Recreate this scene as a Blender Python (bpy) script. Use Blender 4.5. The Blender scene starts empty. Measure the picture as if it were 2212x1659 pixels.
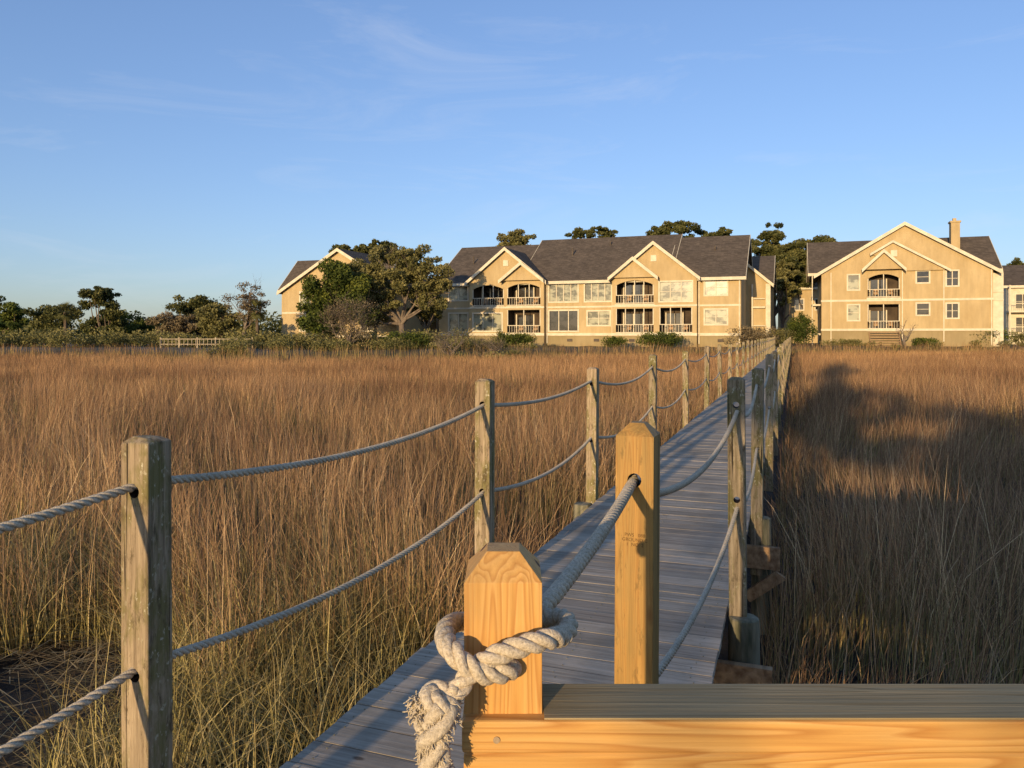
import bpy, math, random
import numpy as np
from mathutils import Vector, Matrix
random.seed(7); rng=np.random.default_rng(11)
sc=bpy.context.scene; COL=sc.collection
E=1.45                       # eye height over the deck
TH=math.radians(20.1); CT,ST=math.cos(TH),math.sin(TH)
ALPHA=math.radians(24); ELEV=math.radians(8.5)
def W(l,s): return (l*CT+s*ST, -l*ST+s*CT)
def LS(X,Y): return (X*CT-Y*ST, X*ST+Y*CT)

# ---------------------------------------------------------------- materials
class NT:
    def __init__(s,name,rough=.8,spec=.2):
        m=bpy.data.materials.new(name); m.use_nodes=True; s.m=m; s.t=m.node_tree
        s.b=s.t.nodes['Principled BSDF']; s.b.inputs['Roughness'].default_value=rough
        s.b.inputs['Specular IOR Level'].default_value=spec
    def n(s,k): return s.t.nodes.new(k)
    def l(s,a,b): s.t.links.new(a,b)
    def coord(s,scale=(1,1,1),kind='Object',rotz=0):
        c=s.n('ShaderNodeTexCoord'); m=s.n('ShaderNodeMapping'); m.inputs['Scale'].default_value=scale
        m.inputs['Rotation'].default_value=(0,0,rotz)
        s.l(c.outputs[kind],m.inputs[0]); return m.outputs[0]
    def pos(s,scale=(1,1,1)):
        c=s.n('ShaderNodeNewGeometry'); m=s.n('ShaderNodeMapping'); m.inputs['Scale'].default_value=scale
        s.l(c.outputs['Position'],m.inputs[0]); return m.outputs[0]
    def noise(s,vec,scale=1,detail=4,rough=.6,dist=0):
        n=s.n('ShaderNodeTexNoise'); n.inputs['Scale'].default_value=scale; n.inputs['Detail'].default_value=detail
        n.inputs['Roughness'].default_value=rough; n.inputs['Distortion'].default_value=dist
        s.l(vec,n.inputs['Vector']); return n.outputs['Fac']
    def ramp(s,f,stops):
        r=s.n('ShaderNodeValToRGB'); e=r.color_ramp.elements
        while len(e)<len(stops): e.new(.5)
        for i,(p,c) in enumerate(stops):
            e[i].position=p; e[i].color=(c[0],c[1],c[2],1) if not isinstance(c,(int,float)) else (c,c,c,1)
        s.l(f,r.inputs[0]); return r.outputs[0]
    def mix(s,f,a,b,mode='MIX'):
        m=s.n('ShaderNodeMix'); m.data_type='RGBA'; m.blend_type=mode
        for sock,v in ((m.inputs[0],f),(m.inputs[6],a),(m.inputs[7],b)):
            if isinstance(v,(int,float)): sock.default_value=v
            elif isinstance(v,tuple): sock.default_value=(v[0],v[1],v[2],1)
            else: s.l(v,sock)
        return m.outputs[2]
    def attr(s,name):
        a=s.n('ShaderNodeAttribute'); a.attribute_name=name; return a
    def sep(s,c):
        x=s.n('ShaderNodeSeparateColor'); s.l(c,x.inputs[0]); return x.outputs
    def base(s,c):
        if isinstance(c,tuple): s.b.inputs['Base Color'].default_value=(c[0],c[1],c[2],1)
        else: s.l(c,s.b.inputs['Base Color'])
    def bump(s,f,st=.3,d=.01):
        b=s.n('ShaderNodeBump'); b.inputs['Strength'].default_value=st; b.inputs['Distance'].default_value=d
        s.l(f,b.inputs['Height']); s.l(b.outputs[0],s.b.inputs['Normal'])

def m_oldpost():
    k=NT('weathered_post_wood',.85)
    info=k.n('ShaderNodeObjectInfo')
    off=k.n('ShaderNodeVectorMath'); off.operation='SCALE'; cx=k.n('ShaderNodeCombineXYZ')
    for i in range(3): k.l(info.outputs['Random'],cx.inputs[i])
    k.l(cx.outputs[0],off.inputs[0]); off.inputs['Scale'].default_value=37
    def sh(v):
        a=k.n('ShaderNodeVectorMath'); k.l(v,a.inputs[0]); k.l(off.outputs[0],a.inputs[1]); return a.outputs[0]
    g=k.noise(sh(k.coord((55,55,2.2))),1,7,.75,.35); big=k.noise(sh(k.coord((10,10,3.6))),1,6,.7)
    c=k.ramp(g,[(.30,(.06,.045,.03)),(.42,(.22,.175,.115)),(.58,(.38,.31,.21)),(.78,(.56,.48,.36))])
    f=k.ramp(big,[(.46,0),(.58,1)])
    c=k.mix(f,c,k.mix(.66,c,(.13,.13,.025)))
    sp=k.ramp(k.noise(k.coord((60,60,40)),1,3),[(.60,0),(.66,1)])
    c=k.mix(k.mix(1.0,sp,f,'MULTIPLY'),c,(.52,.50,.38))
    dk=k.ramp(k.noise(sh(k.coord((30,30,9))),1,6,.75),[(.54,0),(.64,.85)]); c=k.mix(dk,c,(.085,.065,.035))
    ck=k.ramp(k.noise(sh(k.coord((85,85,1.1))),1,2,.5,.2),[(.30,1),(.335,0)]); c=k.mix(ck,c,(.02,.015,.01))
    c=k.mix(.6,c,k.mix(info.outputs['Random'],(.78,.76,.7),(1.35,1.22,1.08)),'MULTIPLY')
    k.base(c); k.bump(g,1.0,.006); return k.m
def m_deck():
    k=NT('weathered_deck_wood',.95,.04)
    a=k.attr('r'); 
    ax=k.coord((1.6,42,42)); 
    vm=k.n('ShaderNodeVectorMath'); vm.operation='SCALE'; k.l(a.outputs['Color'],vm.inputs[0]); vm.inputs['Scale'].default_value=53
    ad=k.n('ShaderNodeVectorMath'); k.l(ax,ad.inputs[0]); k.l(vm.outputs[0],ad.inputs[1])
    g=k.noise(ad.outputs[0],1,7,.72,.4)
    c=k.ramp(g,[(.3,(.24,.205,.16)),(.5,(.43,.38,.305)),(.72,(.62,.55,.45))])
    t=k.ramp(a.outputs['Fac'],[(0,(.78,.75,.72)),(.5,(.94,.92,.88)),(1,(1.08,1.03,.97))])
    c=k.mix(1.0,c,t,'MULTIPLY')
    st=k.ramp(k.noise(k.coord((2.2,2.2,2.2)),1,5,.65),[(.46,0),(.7,1)])
    c=k.mix(k.mix(1.0,st,(.6,.6,.6),'MULTIPLY'),c,(.20,.175,.13))
    kv=k.n('ShaderNodeTexVoronoi'); kv.inputs['Scale'].default_value=1; k.l(k.coord((3.1,6.5,3)),kv.inputs['Vector'])
    c=k.mix(k.ramp(kv.outputs['Distance'],[(.05,.8),(.09,0)]),c,(.08,.06,.045))
    k.base(c); k.bump(g,.7,.004); return k.m
def m_new(name='new_pine_wood',horiz=False,tint=(1,1,1),aged=0):
    k=NT(name,.6,.25)
    sc_=(.9,11,22) if horiz else (22,22,1.0)
    v=k.coord(sc_)
    w=k.n('ShaderNodeTexNoise'); w.inputs['Scale'].default_value=1.1; w.inputs['Detail'].default_value=1.5; w.inputs['Distortion'].default_value=.25; k.l(v,w.inputs['Vector'])
    mul=k.n('ShaderNodeMath'); mul.operation='MULTIPLY'; mul.inputs[1].default_value=15; k.l(w.outputs['Fac'],mul.inputs[0])
    fr=k.n('ShaderNodeMath'); fr.operation='FRACT'; k.l(mul.outputs[0],fr.inputs[0])
    c=k.ramp(fr.outputs[0],[(0,(.67,.395,.13)),(.5,(.63,.35,.10)),(.84,(.50,.245,.065)),(1,(.65,.375,.12))])
    fine=k.noise(k.coord((2,60,120) if horiz else (110,110,3)),1,5,.7)
    c=k.mix(.55,c,k.ramp(fine,[(.3,(.62,.56,.48)),(.65,(1.1,1.1,1.1))]),'MULTIPLY')
    st=k.noise(k.coord((5,7,7)),1,4)
    c=k.mix(k.ramp(st,[(.48,0),(.75,.5)]),c,(.38,.26,.10))
    if not horiz:
        kv=k.n('ShaderNodeTexVoronoi'); kv.inputs['Scale'].default_value=1; k.l(k.coord((8,8,3.1)),kv.inputs['Vector'])
        c=k.mix(k.ramp(kv.outputs['Distance'],[(.03,1),(.10,0)]),c,(.33,.13,.035))
        ck=k.ramp(k.noise(k.coord((30,30,.9)),1,1,.5,.1),[(.275,1),(.285,0)]); c=k.mix(ck,c,(.06,.025,.01))
    if aged:
        c=k.mix(k.ramp(k.noise(k.coord((30,30,1.6)),1,6,.75),[(.35,aged),(.65,aged*.35)]),c,(.22,.18,.075))
        c=k.mix(k.ramp(k.noise(k.coord((40,40,12)),1,6,.75),[(.56,0),(.64,.5)]),c,(.13,.10,.04))
    c=k.mix(1.0,c,tint,'MULTIPLY')
    k.base(c); k.bump(fine,.35,.002); return k.m
def m_simple(name,ca,cb,scale=(1,1,1),rough=.85,bump=.2,bd=.01,detail=5,spec=.2,lo=.35,hi=.65):
    k=NT(name,rough,spec); f=k.noise(k.coord(scale),1,detail,.6)
    k.base(k.ramp(f,[(lo,ca),(hi,cb)])); 
    if bump: k.bump(f,bump,bd)
    return k.m
def m_cap():
    k=NT('rail_cap_painted_shade',.8,.1)  # pine toned down to grey-brown, the top's shaded look put into the colour
    w=k.noise(k.coord((.6,26,6)),1,2,.5,.3); mul=k.n('ShaderNodeMath'); mul.operation='MULTIPLY'; mul.inputs[1].default_value=12; k.l(w,mul.inputs[0])
    fr=k.n('ShaderNodeMath'); fr.operation='FRACT'; k.l(mul.outputs[0],fr.inputs[0])
    c=k.ramp(fr.outputs[0],[(0,(.38,.30,.165)),(.6,(.34,.265,.14)),(.9,(.265,.20,.10)),(1,(.37,.29,.155))])
    fine=k.noise(k.coord((3,90,60)),1,5,.7); c=k.mix(.6,c,k.ramp(fine,[(.3,(.7,.7,.7)),(.65,(1.1,1.1,1.1))]),'MULTIPLY')
    kv=k.n('ShaderNodeTexVoronoi'); kv.inputs['Scale'].default_value=1; k.l(k.coord((3.2,12,3)),kv.inputs['Vector'])
    c=k.mix(k.ramp(kv.outputs['Distance'],[(.03,.8),(.07,0)]),c,(.13,.08,.04))
    k.base(c); k.bump(fine,.5,.003); return k.m
def m_rope():
    k=NT('rope_fibre',.95,.05)
    f=k.noise(k.coord((260,260,260)),1,4,.7); g=k.noise(k.coord((6,6,6)),1,3)
    c=k.ramp(f,[(.3,(.38,.32,.23)),(.65,(.76,.67,.51))]); c=k.mix(1.0,c,k.ramp(g,[(.3,(.8,.8,.78)),(.7,(1.1,1.07,1.03))]),'MULTIPLY')
    k.base(c); k.bump(f,1.0,.003); return k.m
def m_grass():
    k=NT('marsh_grass_blades',.8,.12)
    a=k.attr('r'); r=k.sep(a.outputs['Color'])   # R height, G random, B greenness
    tip=k.ramp(r[1],[(0,(.12,.078,.048)),(.35,(.265,.178,.108)),(.65,(.40,.285,.175)),(.88,(.55,.41,.25)),(1,(.80,.67,.43))])
    low=k.ramp(r[1],[(0,(.085,.065,.026)),(.4,(.24,.205,.07)),(.75,(.48,.41,.14)),(1,(.72,.60,.26))])
    patch=k.noise(k.pos((.07,.22,0)),1,6,.66,.6)
    tip=k.mix(1.0,tip,k.ramp(patch,[(.38,(.64,.53,.48)),(.48,(.95,.86,.78)),(.60,(1.42,1.30,1.08))]),'MULTIPLY')
    sy=k.n('ShaderNodeSeparateXYZ'); k.l(k.pos((.013,.013,.013)),sy.inputs[0])
    tip=k.mix(1.0,tip,k.ramp(sy.outputs[1],[(.1,(1,.97,.95)),(.45,(1.16,1.06,.95)),(.9,(1.28,1.18,1.0))]),'MULTIPLY')
    c=k.mix(k.ramp(r[0],[(.15,0),(.55,1)]),low,tip)
    c=k.mix(r[2],c,k.ramp(r[1],[(0,(.13,.12,.04)),(1,(.34,.31,.11))]))
    k.base(c)
    tr=k.n('ShaderNodeBsdfTranslucent'); k.l(c,tr.inputs[0]); ms=k.n('ShaderNodeMixShader'); ms.inputs[0].default_value=.22
    k.l(k.b.outputs[0],ms.inputs[1]); k.l(tr.outputs[0],ms.inputs[2]); k.l(ms.outputs[0],k.t.nodes['Material Output'].inputs[0])
    return k.m
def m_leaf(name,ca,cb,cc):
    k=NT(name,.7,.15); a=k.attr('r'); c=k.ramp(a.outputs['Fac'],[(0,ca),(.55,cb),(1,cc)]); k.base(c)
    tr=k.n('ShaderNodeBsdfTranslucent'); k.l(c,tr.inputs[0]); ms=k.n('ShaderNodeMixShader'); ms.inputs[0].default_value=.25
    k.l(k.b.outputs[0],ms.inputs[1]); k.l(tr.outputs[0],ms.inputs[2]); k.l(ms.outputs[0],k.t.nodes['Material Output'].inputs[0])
    return k.m
def m_stucco(name,ca,cb):
    k=NT(name,.92,.1); f=k.noise(k.coord((.5,.5,.35)),1,6,.65); g=k.noise(k.coord((3,3,.5)),1,4)
    c=k.ramp(f,[(.3,ca),(.7,cb)]); c=k.mix(.5,c,k.ramp(g,[(.3,(.8,.8,.8)),(.6,(1.06,1.06,1.06))]),'MULTIPLY')
    k.base(c); k.bump(k.noise(k.coord((40,40,40)),1,2),.3,.01); return k.m
def m_shingle():
    k=NT('roof_shingles',.9,.1)
    br=k.n('ShaderNodeTexBrick'); br.inputs['Scale'].default_value=1; br.inputs['Brick Width'].default_value=.35; br.inputs['Row Height'].default_value=.11
    br.inputs['Mortar Size'].default_value=.006; br.inputs['Color1'].default_value=(.145,.118,.092,1); br.inputs['Color2'].default_value=(.095,.078,.06,1); br.inputs['Mortar'].default_value=(.055,.045,.035,1)
    v=k.coord((1,1,1)); sx=k.n('ShaderNodeSeparateXYZ'); k.l(v,sx.inputs[0]); cx=k.n('ShaderNodeCombineXYZ')
    ad=k.n('ShaderNodeMath'); k.l(sx.outputs[0],ad.inputs[0]); k.l(sx.outputs[1],ad.inputs[1])
    k.l(ad.outputs[0],cx.inputs[0]); k.l(sx.outputs[2],cx.inputs[1]); k.l(cx.outputs[0],br.inputs['Vector'])
    f=k.noise(k.coord((.6,.6,.9)),1,6,.7)
    k.base(k.mix(1.0,br.outputs['Color'],k.ramp(f,[(.3,(.78,.78,.78)),(.7,(1.2,1.17,1.12))]),'MULTIPLY')); return k.m
def m_glass(name,col,rough=.12):
    k=NT(name,rough,.6); f=k.noise(k.coord((.9,.9,1.3)),1,3)
    k.base(k.ramp(f,[(.42,tuple(x*.35 for x in col)),(.54,col)])); return k.m
def m_ground():
    k=NT('ground_soil',.6,.3)
    f=k.noise(k.pos((2.2,2.2,2.2)),1,7,.7); g=k.noise(k.pos((9,9,9)),1,7,.75)
    mud=k.ramp(f,[(.3,(.018,.016,.013)),(.6,(.05,.042,.03)),(.75,(.10,.08,.05))])
    lawn=k.ramp(f,[(.3,(.07,.06,.025)),(.7,(.16,.13,.06))])
    a=k.attr('r'); k.base(k.mix(a.outputs['Fac'],mud,lawn)); k.bump(g,1.0,.12); return k.m

OLD=m_oldpost(); DECK=m_deck(); NEW=m_new(); AGED=m_new('yellowed_pine_wood',False,(.92,.86,.72),.7); NEWH=m_new('new_pine_rail',True); ROPE=m_rope(); GRASS=m_grass()
CAPT=m_cap()
PILE=m_simple('piling_wood',(.07,.075,.045),(.30,.27,.18),(14,14,2),.9,.8,.012)
BEAM=m_simple('beam_wood',(.24,.14,.07),(.52,.34,.18),(20,3,20),.8,.4,.005)
FENCE=m_simple('fence_wood',(.26,.21,.14),(.42,.35,.24),(3,3,3))
HOLE=m_simple('hole_painted_shade',(.02,.012,.008),(.05,.03,.02),(40,40,40))  # bore walls coloured near black, the shade put into the colour
STUC=m_stucco('tan_stucco',(.43,.315,.155),(.54,.41,.215)); STUC2=m_stucco('tan_stucco_base',(.28,.22,.11),(.37,.285,.15))
TRIM=m_simple('cream_trim_paint',(.58,.51,.36),(.72,.64,.46),(2,2,2),.6,.05,.005)
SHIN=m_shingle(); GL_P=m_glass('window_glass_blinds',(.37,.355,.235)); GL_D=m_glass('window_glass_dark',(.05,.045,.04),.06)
INNER=m_simple('balcony_recess_shade',(.05,.036,.024),(.10,.072,.045),(1,1,1)); BARK=m_simple('tree_bark',(.07,.05,.035),(.20,.15,.10),(4,4,1),.95,.4,.03)  # balcony recess: tan darkened, its shade put into the colour
BARKG=m_simple('grey_bark',(.11,.085,.06),(.25,.195,.14),(4,4,2),.95,.3,.02)
L_DK=m_leaf('cedar_leaves',(.024,.040,.010),(.09,.115,.022),(.18,.195,.035))
L_OL=m_leaf('oak_leaves',(.07,.070,.020),(.19,.175,.06),(.30,.265,.10))
L_PN=m_leaf('pine_needles',(.032,.040,.012),(.10,.105,.032),(.20,.185,.06))
L_BR=m_leaf('brown_leaves',(.09,.065,.035),(.20,.155,.085),(.33,.26,.145))
GROUND=m_ground(); METAL=m_simple('nail_steel',(.30,.22,.13),(.45,.34,.22),(50,50,50),.5)
INK=m_simple('stamp_ink',(.08,.045,.02),(.15,.09,.035),(300,300,300))

# ---------------------------------------------------------------- mesh helpers
def tag(o,label=None,cat=None,group=None,kind=None):
    if label: o['label']=label
    if cat: o['category']=cat
    if group: o['group']=group
    if kind: o['kind']=kind
    return o
def empty(name,label,cat,l,s,z,group=None,rot=True):
    o=bpy.data.objects.new(name,None); x,y=W(l,s); o.location=(x,y,z+E); o.empty_display_size=.3
    if rot: o.rotation_euler=(0,0,-TH)
    COL.objects.link(o); return tag(o,label,cat,group)
class MB:
    def __init__(s): s.v=[];s.f=[];s.m=[]
    def add(s,vs,fs,mi=0):
        n=len(s.v); s.v+=list(vs)
        for f in fs: s.f.append([i+n for i in f]); s.m.append(mi)
    def box(s,x0,x1,y0,y1,z0,z1,mi=0):
        s.add([(x0,y0,z0),(x1,y0,z0),(x1,y1,z0),(x0,y1,z0),(x0,y0,z1),(x1,y0,z1),(x1,y1,z1),(x0,y1,z1)],
          [(0,3,2,1),(4,5,6,7),(0,1,5,4),(1,2,6,5),(2,3,7,6),(3,0,4,7)],mi)
    def poly(s,pts,mi=0): s.add(pts,[tuple(range(len(pts)))],mi)
    def extr(s,pts,d,mi=0):
        n=len(pts); q=[tuple(a+b for a,b in zip(p,d)) for p in pts]
        s.add(list(pts)+q,[tuple(range(n))[::-1],tuple(range(n,2*n))]+[(i,(i+1)%n,n+(i+1)%n,n+i) for i in range(n)],mi)
    def tube(s,pts,rad,sides=6,mi=0,cap=True):
        P=[Vector(p) for p in pts]; n=len(P); vs=[];u=None
        for i in range(n):
            t=(P[min(i+1,n-1)]-P[max(i-1,0)]); t=t.normalized() if t.length>1e-9 else Vector((0,0,1))
            if u is None:
                u=t.orthogonal().normalized()
            u=(u-t*u.dot(t)); u=u.normalized() if u.length>1e-6 else t.orthogonal().normalized(); w=t.cross(u); r=rad[i] if hasattr(rad,'__len__') else rad
            for k in range(sides):
                a=2*math.pi*k/sides; vs.append(tuple(P[i]+u*(r*math.cos(a))+w*(r*math.sin(a))))
        fs=[(i*sides+k,i*sides+(k+1)%sides,(i+1)*sides+(k+1)%sides,(i+1)*sides+k) for i in range(n-1) for k in range(sides)]
        if cap: fs+=[tuple(range(sides))[::-1],tuple((n-1)*sides+k for k in range(sides))]
        s.add(vs,fs,mi)
    def build(s,name,mats,parent=None,org=(0,0,0),smooth=False,label=None):
        me=bpy.data.meshes.new(name); me.from_pydata([(a-org[0],b-org[1],c-org[2]) for a,b,c in s.v],[],s.f)
        for m in (mats if isinstance(mats,(list,tuple)) else [mats]): me.materials.append(m)
        me.polygons.foreach_set('material_index',s.m)
        if smooth: me.polygons.foreach_set('use_smooth',[True]*len(s.f))
        me.update(); o=bpy.data.objects.new(name,me); COL.objects.link(o)
        if parent: o.parent=parent
        if label: o['label']=label
        return o
def np_quads(name,V,mat,col,parent=None):
    n=V.shape[0]; me=bpy.data.meshes.new(name); me.vertices.add(n*4); me.vertices.foreach_set('co',V.reshape(-1).astype(np.float32))
    me.loops.add(n*4); me.loops.foreach_set('vertex_index',np.arange(n*4,dtype=np.int32))
    me.polygons.add(n); me.polygons.foreach_set('loop_start',np.arange(0,n*4,4,dtype=np.int32)); me.polygons.foreach_set('loop_total',np.full(n,4,dtype=np.int32))
    me.update(calc_edges=True); ca=me.color_attributes.new('r','FLOAT_COLOR','POINT')
    c=np.ones((n*4,4),dtype=np.float32); c[:,:3]=col.reshape(-1,3); ca.data.foreach_set('color',c.reshape(-1))
    me.materials.append(mat); o=bpy.data.objects.new(name,me); COL.objects.link(o)
    if parent: o.parent=parent
    return o

# ---------------------------------------------------------------- camera, light, sky
cam=bpy.data.cameras.new('camera'); co=bpy.data.objects.new('camera',cam); COL.objects.link(co); sc.camera=co
co.location=(0,0,E); co.rotation_euler=(math.pi/2,0,0); cam.lens=27.05; cam.sensor_width=36; cam.shift_y=-.0486; cam.clip_end=9000; cam.clip_start=.05
sd=Vector((math.sin(ALPHA)*math.cos(ELEV),math.cos(ALPHA)*math.cos(ELEV),-math.sin(ELEV)))
sl=bpy.data.lights.new('sun','SUN'); sl.energy=5; sl.angle=math.radians(.6); sl.color=(1,.72,.40)
so=bpy.data.objects.new('sun',sl); so.rotation_euler=sd.to_track_quat('-Z','Y').to_euler(); so.location=(-10,-20,10); COL.objects.link(so)
wd=bpy.data.worlds.new('World'); sc.world=wd; wd.use_nodes=True; t=wd.node_tree; bg=t.nodes['Background']
sky=t.nodes.new('ShaderNodeTexSky'); sky.sky_type='NISHITA'; sky.sun_disc=False; sky.sun_elevation=ELEV; sky.sun_rotation=math.pi+ALPHA
sky.air_density=1.0; sky.dust_density=.7; sky.ozone_density=2.2
gm=t.nodes.new('ShaderNodeGamma'); gm.inputs[1].default_value=.74; t.links.new(sky.outputs[0],gm.inputs[0])
tint=t.nodes.new('ShaderNodeMix'); tint.data_type='RGBA'; tint.blend_type='MULTIPLY'; tint.inputs[0].default_value=1; tint.inputs[7].default_value=(1.36,1.56,2.12,1)
t.links.new(gm.outputs[0],tint.inputs[6])
tc=t.nodes.new('ShaderNodeTexCoord'); mp=t.nodes.new('ShaderNodeMapping'); mp.inputs['Scale'].default_value=(1.6,1.6,9); mp.inputs['Rotation'].default_value=(.10,.16,.9); mp.inputs['Location'].default_value=(3.1,1.3,.2)
t.links.new(tc.outputs['Generated'],mp.inputs[0])
nz=t.nodes.new('ShaderNodeTexNoise'); nz.inputs['Scale'].default_value=1.9; nz.inputs['Detail'].default_value=9; nz.inputs['Roughness'].default_value=.64; nz.inputs['Distortion'].default_value=.8
t.links.new(mp.outputs[0],nz.inputs['Vector'])
cr=t.nodes.new('ShaderNodeValToRGB'); cr.color_ramp.elements[0].position=.53; cr.color_ramp.elements[0].color=(0,0,0,1); cr.color_ramp.elements[1].position=.80; cr.color_ramp.elements[1].color=(.20,.20,.20,1)
t.links.new(nz.outputs['Fac'],cr.inputs[0])
mx=t.nodes.new('ShaderNodeMix'); mx.data_type='RGBA'; t.links.new(cr.outputs[0],mx.inputs[0]); t.links.new(tint.outputs[2],mx.inputs[6]); mx.inputs[7].default_value=(5.4,5.5,5.9,1)
t.links.new(mx.outputs[2],bg.inputs[0]); bg.inputs[1].default_value=.15
sc.view_settings.view_transform='Standard'; sc.view_settings.look='None'; sc.view_settings.exposure=0

# ---------------------------------------------------------------- ground
EX=[-140,-60,-35,-20,-8,0,12,22,30,40,60,140]; EY=[72,70,66,59,58,64,70,72,76,79,80,80]
def edge(X): return np.interp(X,EX,EY)
def gz(X,Y):
    e=edge(X); t_=np.clip((Y-e+3)/6,0,1); t_=t_*t_*(3-2*t_); n=.05*np.sin(X*1.7+Y*.6)+.05*np.sin(Y*2.3-X*.9)
    return -2.42+n+t_*1.1
def axis(a,fine0,fine1,st,b):
    return np.concatenate([-np.geomspace(-a,-fine0,14)[:-1],np.arange(fine0,fine1,st),np.geomspace(fine1,b,14)])
gx=axis(-4000,-60,60,1.2,4000); gx=np.unique(np.concatenate([gx,np.arange(-8,8,.2)])); gy=np.concatenate([np.array([-3000,-800,-200,-60,-25]),np.arange(-12,1.9,.6),np.arange(2,8,.15),np.arange(8.4,100,1.2),np.geomspace(100,5000,14)])
GX,GY=np.meshgrid(gx,gy); GZ=gz(GX,GY)+E+.02*rng.standard_normal(GX.shape)*(GY<12)
nv=GX.size; nx=len(gx); ny=len(gy)
me=bpy.data.meshes.new('ground'); me.from_pydata(np.stack([GX,GY,GZ],-1).reshape(-1,3).tolist(),[],[(j*nx+i,j*nx+i+1,(j+1)*nx+i+1,(j+1)*nx+i) for j in range(ny-1) for i in range(nx-1)])
me.polygons.foreach_set('use_smooth',[True]*len(me.polygons))
ca=me.color_attributes.new('r','FLOAT_COLOR','POINT'); land=np.clip((GY-edge(GX)+1)/3,0,1).reshape(-1); cc=np.ones((nv,4),dtype=np.float32); cc[:,:3]=land[:,None]; ca.data.foreach_set('color',cc.reshape(-1))
me.materials.append(GROUND); g=bpy.data.objects.new('ground',me); COL.objects.link(g); tag(g,'muddy tidal marsh ground rising to a low bank','ground',kind='structure')

# ---------------------------------------------------------------- marsh grass
def blades(X,Y,h,w,lean,laz,green,lift=0,nseg=3,rnd=None):
    n=len(X); z0=gz(X,Y)+E-.03+lift; fa=rng.uniform(0,math.pi,n); ts=[0,.45,.8,1.0] if nseg==3 else [0,.6,1.0]
    cx,sx=np.cos(fa)*w/2,np.sin(fa)*w/2; rows=[]
    for tt in ts:
        q=tt**2*lean*h; zz=z0+h*(tt-.28*lean*tt**2.5); wd_=(1-.82*tt) if tt<1 else .12
        px=X+np.cos(laz)*q; py=Y+np.sin(laz)*q
        rows.append((np.stack([px-cx*wd_,py-sx*wd_,zz],-1),np.stack([px+cx*wd_,py+sx*wd_,zz],-1),tt))
    if rnd is None: rnd=rng.random(n)
    Q=[];C=[]
    for (a,b,ta),(c,d,tb) in zip(rows[:-1],rows[1:]):
        Q.append(np.stack([a,b,d,c],1)); col=np.zeros((n,4,3)); col[:,0:2,0]=ta; col[:,2:,0]=tb; col[:,:,1]=rnd[:,None]; col[:,:,2]=green[:,None]; C.append(col)
    return np.concatenate(Q),np.concatenate(C)
def wob(X,Y): return .35*np.sin(X*3.1+Y)+.3*np.sin(X*1.3-Y*2.2)
def mask(X,Y,tall=True):
    l,s=LS(X,Y); m=~((l>-1.74)&(l<-.20)); m&=(Y<edge(X)+1.0); m&=~((Y<1.5)&(X>-1.6)); m&=(s>-.5)
    if tall:
        m&=~((Y<5.9+wob(X,Y)+.25*(X+2.2).clip(-2,0))&(X<-2.0)); m&=~((Y<4.9+wob(X,Y)*.6)&(X<0))
    else: m&=~((Y<5.6+wob(X,Y))&(X<-2.3+wob(Y,X)*.4))
    return m
Qs=[];Cs=[]
def clump(X,Y):
    return np.sin(X*2.1+np.sin(Y*1.3)*2)+np.sin(Y*2.7+np.sin(X*1.9)*2)
def zone(y0,y1,dens,h0,h1,w0,w1,lean,nseg,var=1.0):
    area=.82*(y1*y1-y0*y0); n=int(area*dens); Y=np.sqrt(rng.uniform(y0*y0,y1*y1,n)); X=Y*rng.uniform(-.82,.82,n)
    cl=clump(X,Y); keep=rng.random(n)<np.clip(.70+.36*cl*var,.10,1); m=mask(X,Y)&keep; X,Y=X[m],Y[m]; n=len(X); cl=cl[m]*var
    l,s=LS(X,Y); d=np.where(l<-1,-1.66-l,l+.2); hf=np.clip(.72+d*.35,.6,1)
    tall=1+var*(.13*np.sin(X*.35+1)*np.sin(Y*.22)+.10*np.sin(X*1.1+Y*.7)+.08*cl)
    u=rng.random(n); h=(h0+(h1-h0)*u**1.3)*hf*tall; w=rng.uniform(w0,w1,n); le=np.abs(rng.normal(0,lean,n))+.04
    field=1.6*np.sin(X*.7+np.sin(Y*.5)*1.4)+1.1*np.sin(Y*.9+X*.3); laz=np.where(rng.random(n)<.6,field+rng.normal(0,.6,n),rng.uniform(0,6.283,n))
    stray=rng.random(n)<.06*var; h=np.where(stray,h*1.2,h)
    rnd=np.clip(rng.beta(1.5,1.8,n)+.07*cl,0,1); rnd=.5+(rnd-.5)*(.5+.5*var)
    ed=edge(X)-Y; green=np.clip(1-ed/9,0,1)*np.where((X<4)&(X>-28),.75,.25)*rng.random(n)
    q,c=blades(X,Y,h,w,le,laz,green,0,nseg,rnd); Qs.append(q);Cs.append(c)
zone(1.6,7,560,.50,1.27,.0035,.010,.34,3)
zone(7,13,300,.70,1.30,.0055,.012,.31,3,1.0)
zone(13,26,150,.78,1.25,.008,.017,.27,2,.85)
zone(26,48,75,.85,1.14,.012,.024,.2,2,.5)
zone(48,86,34,.88,1.08,.022,.042,.2,2,.25)
n=42000; X=rng.uniform(-6,-.6,n); Y=rng.uniform(3.0,7.6,n); m=mask(X,Y,False)&(rng.random(n)<np.clip(.5+.45*np.sin(X*7+np.sin(Y*5))*np.sin(Y*6+X*2),.08,1)); X,Y=X[m],Y[m]; n=len(X)
q,c=blades(X,Y,rng.uniform(.2,.85,n),rng.uniform(.005,.012,n),np.abs(rng.normal(.65,.5,n)),rng.uniform(0,6.28,n),np.full(n,.0)); c[:,:,0]*=.34; Qs.append(q);Cs.append(c)
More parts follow.
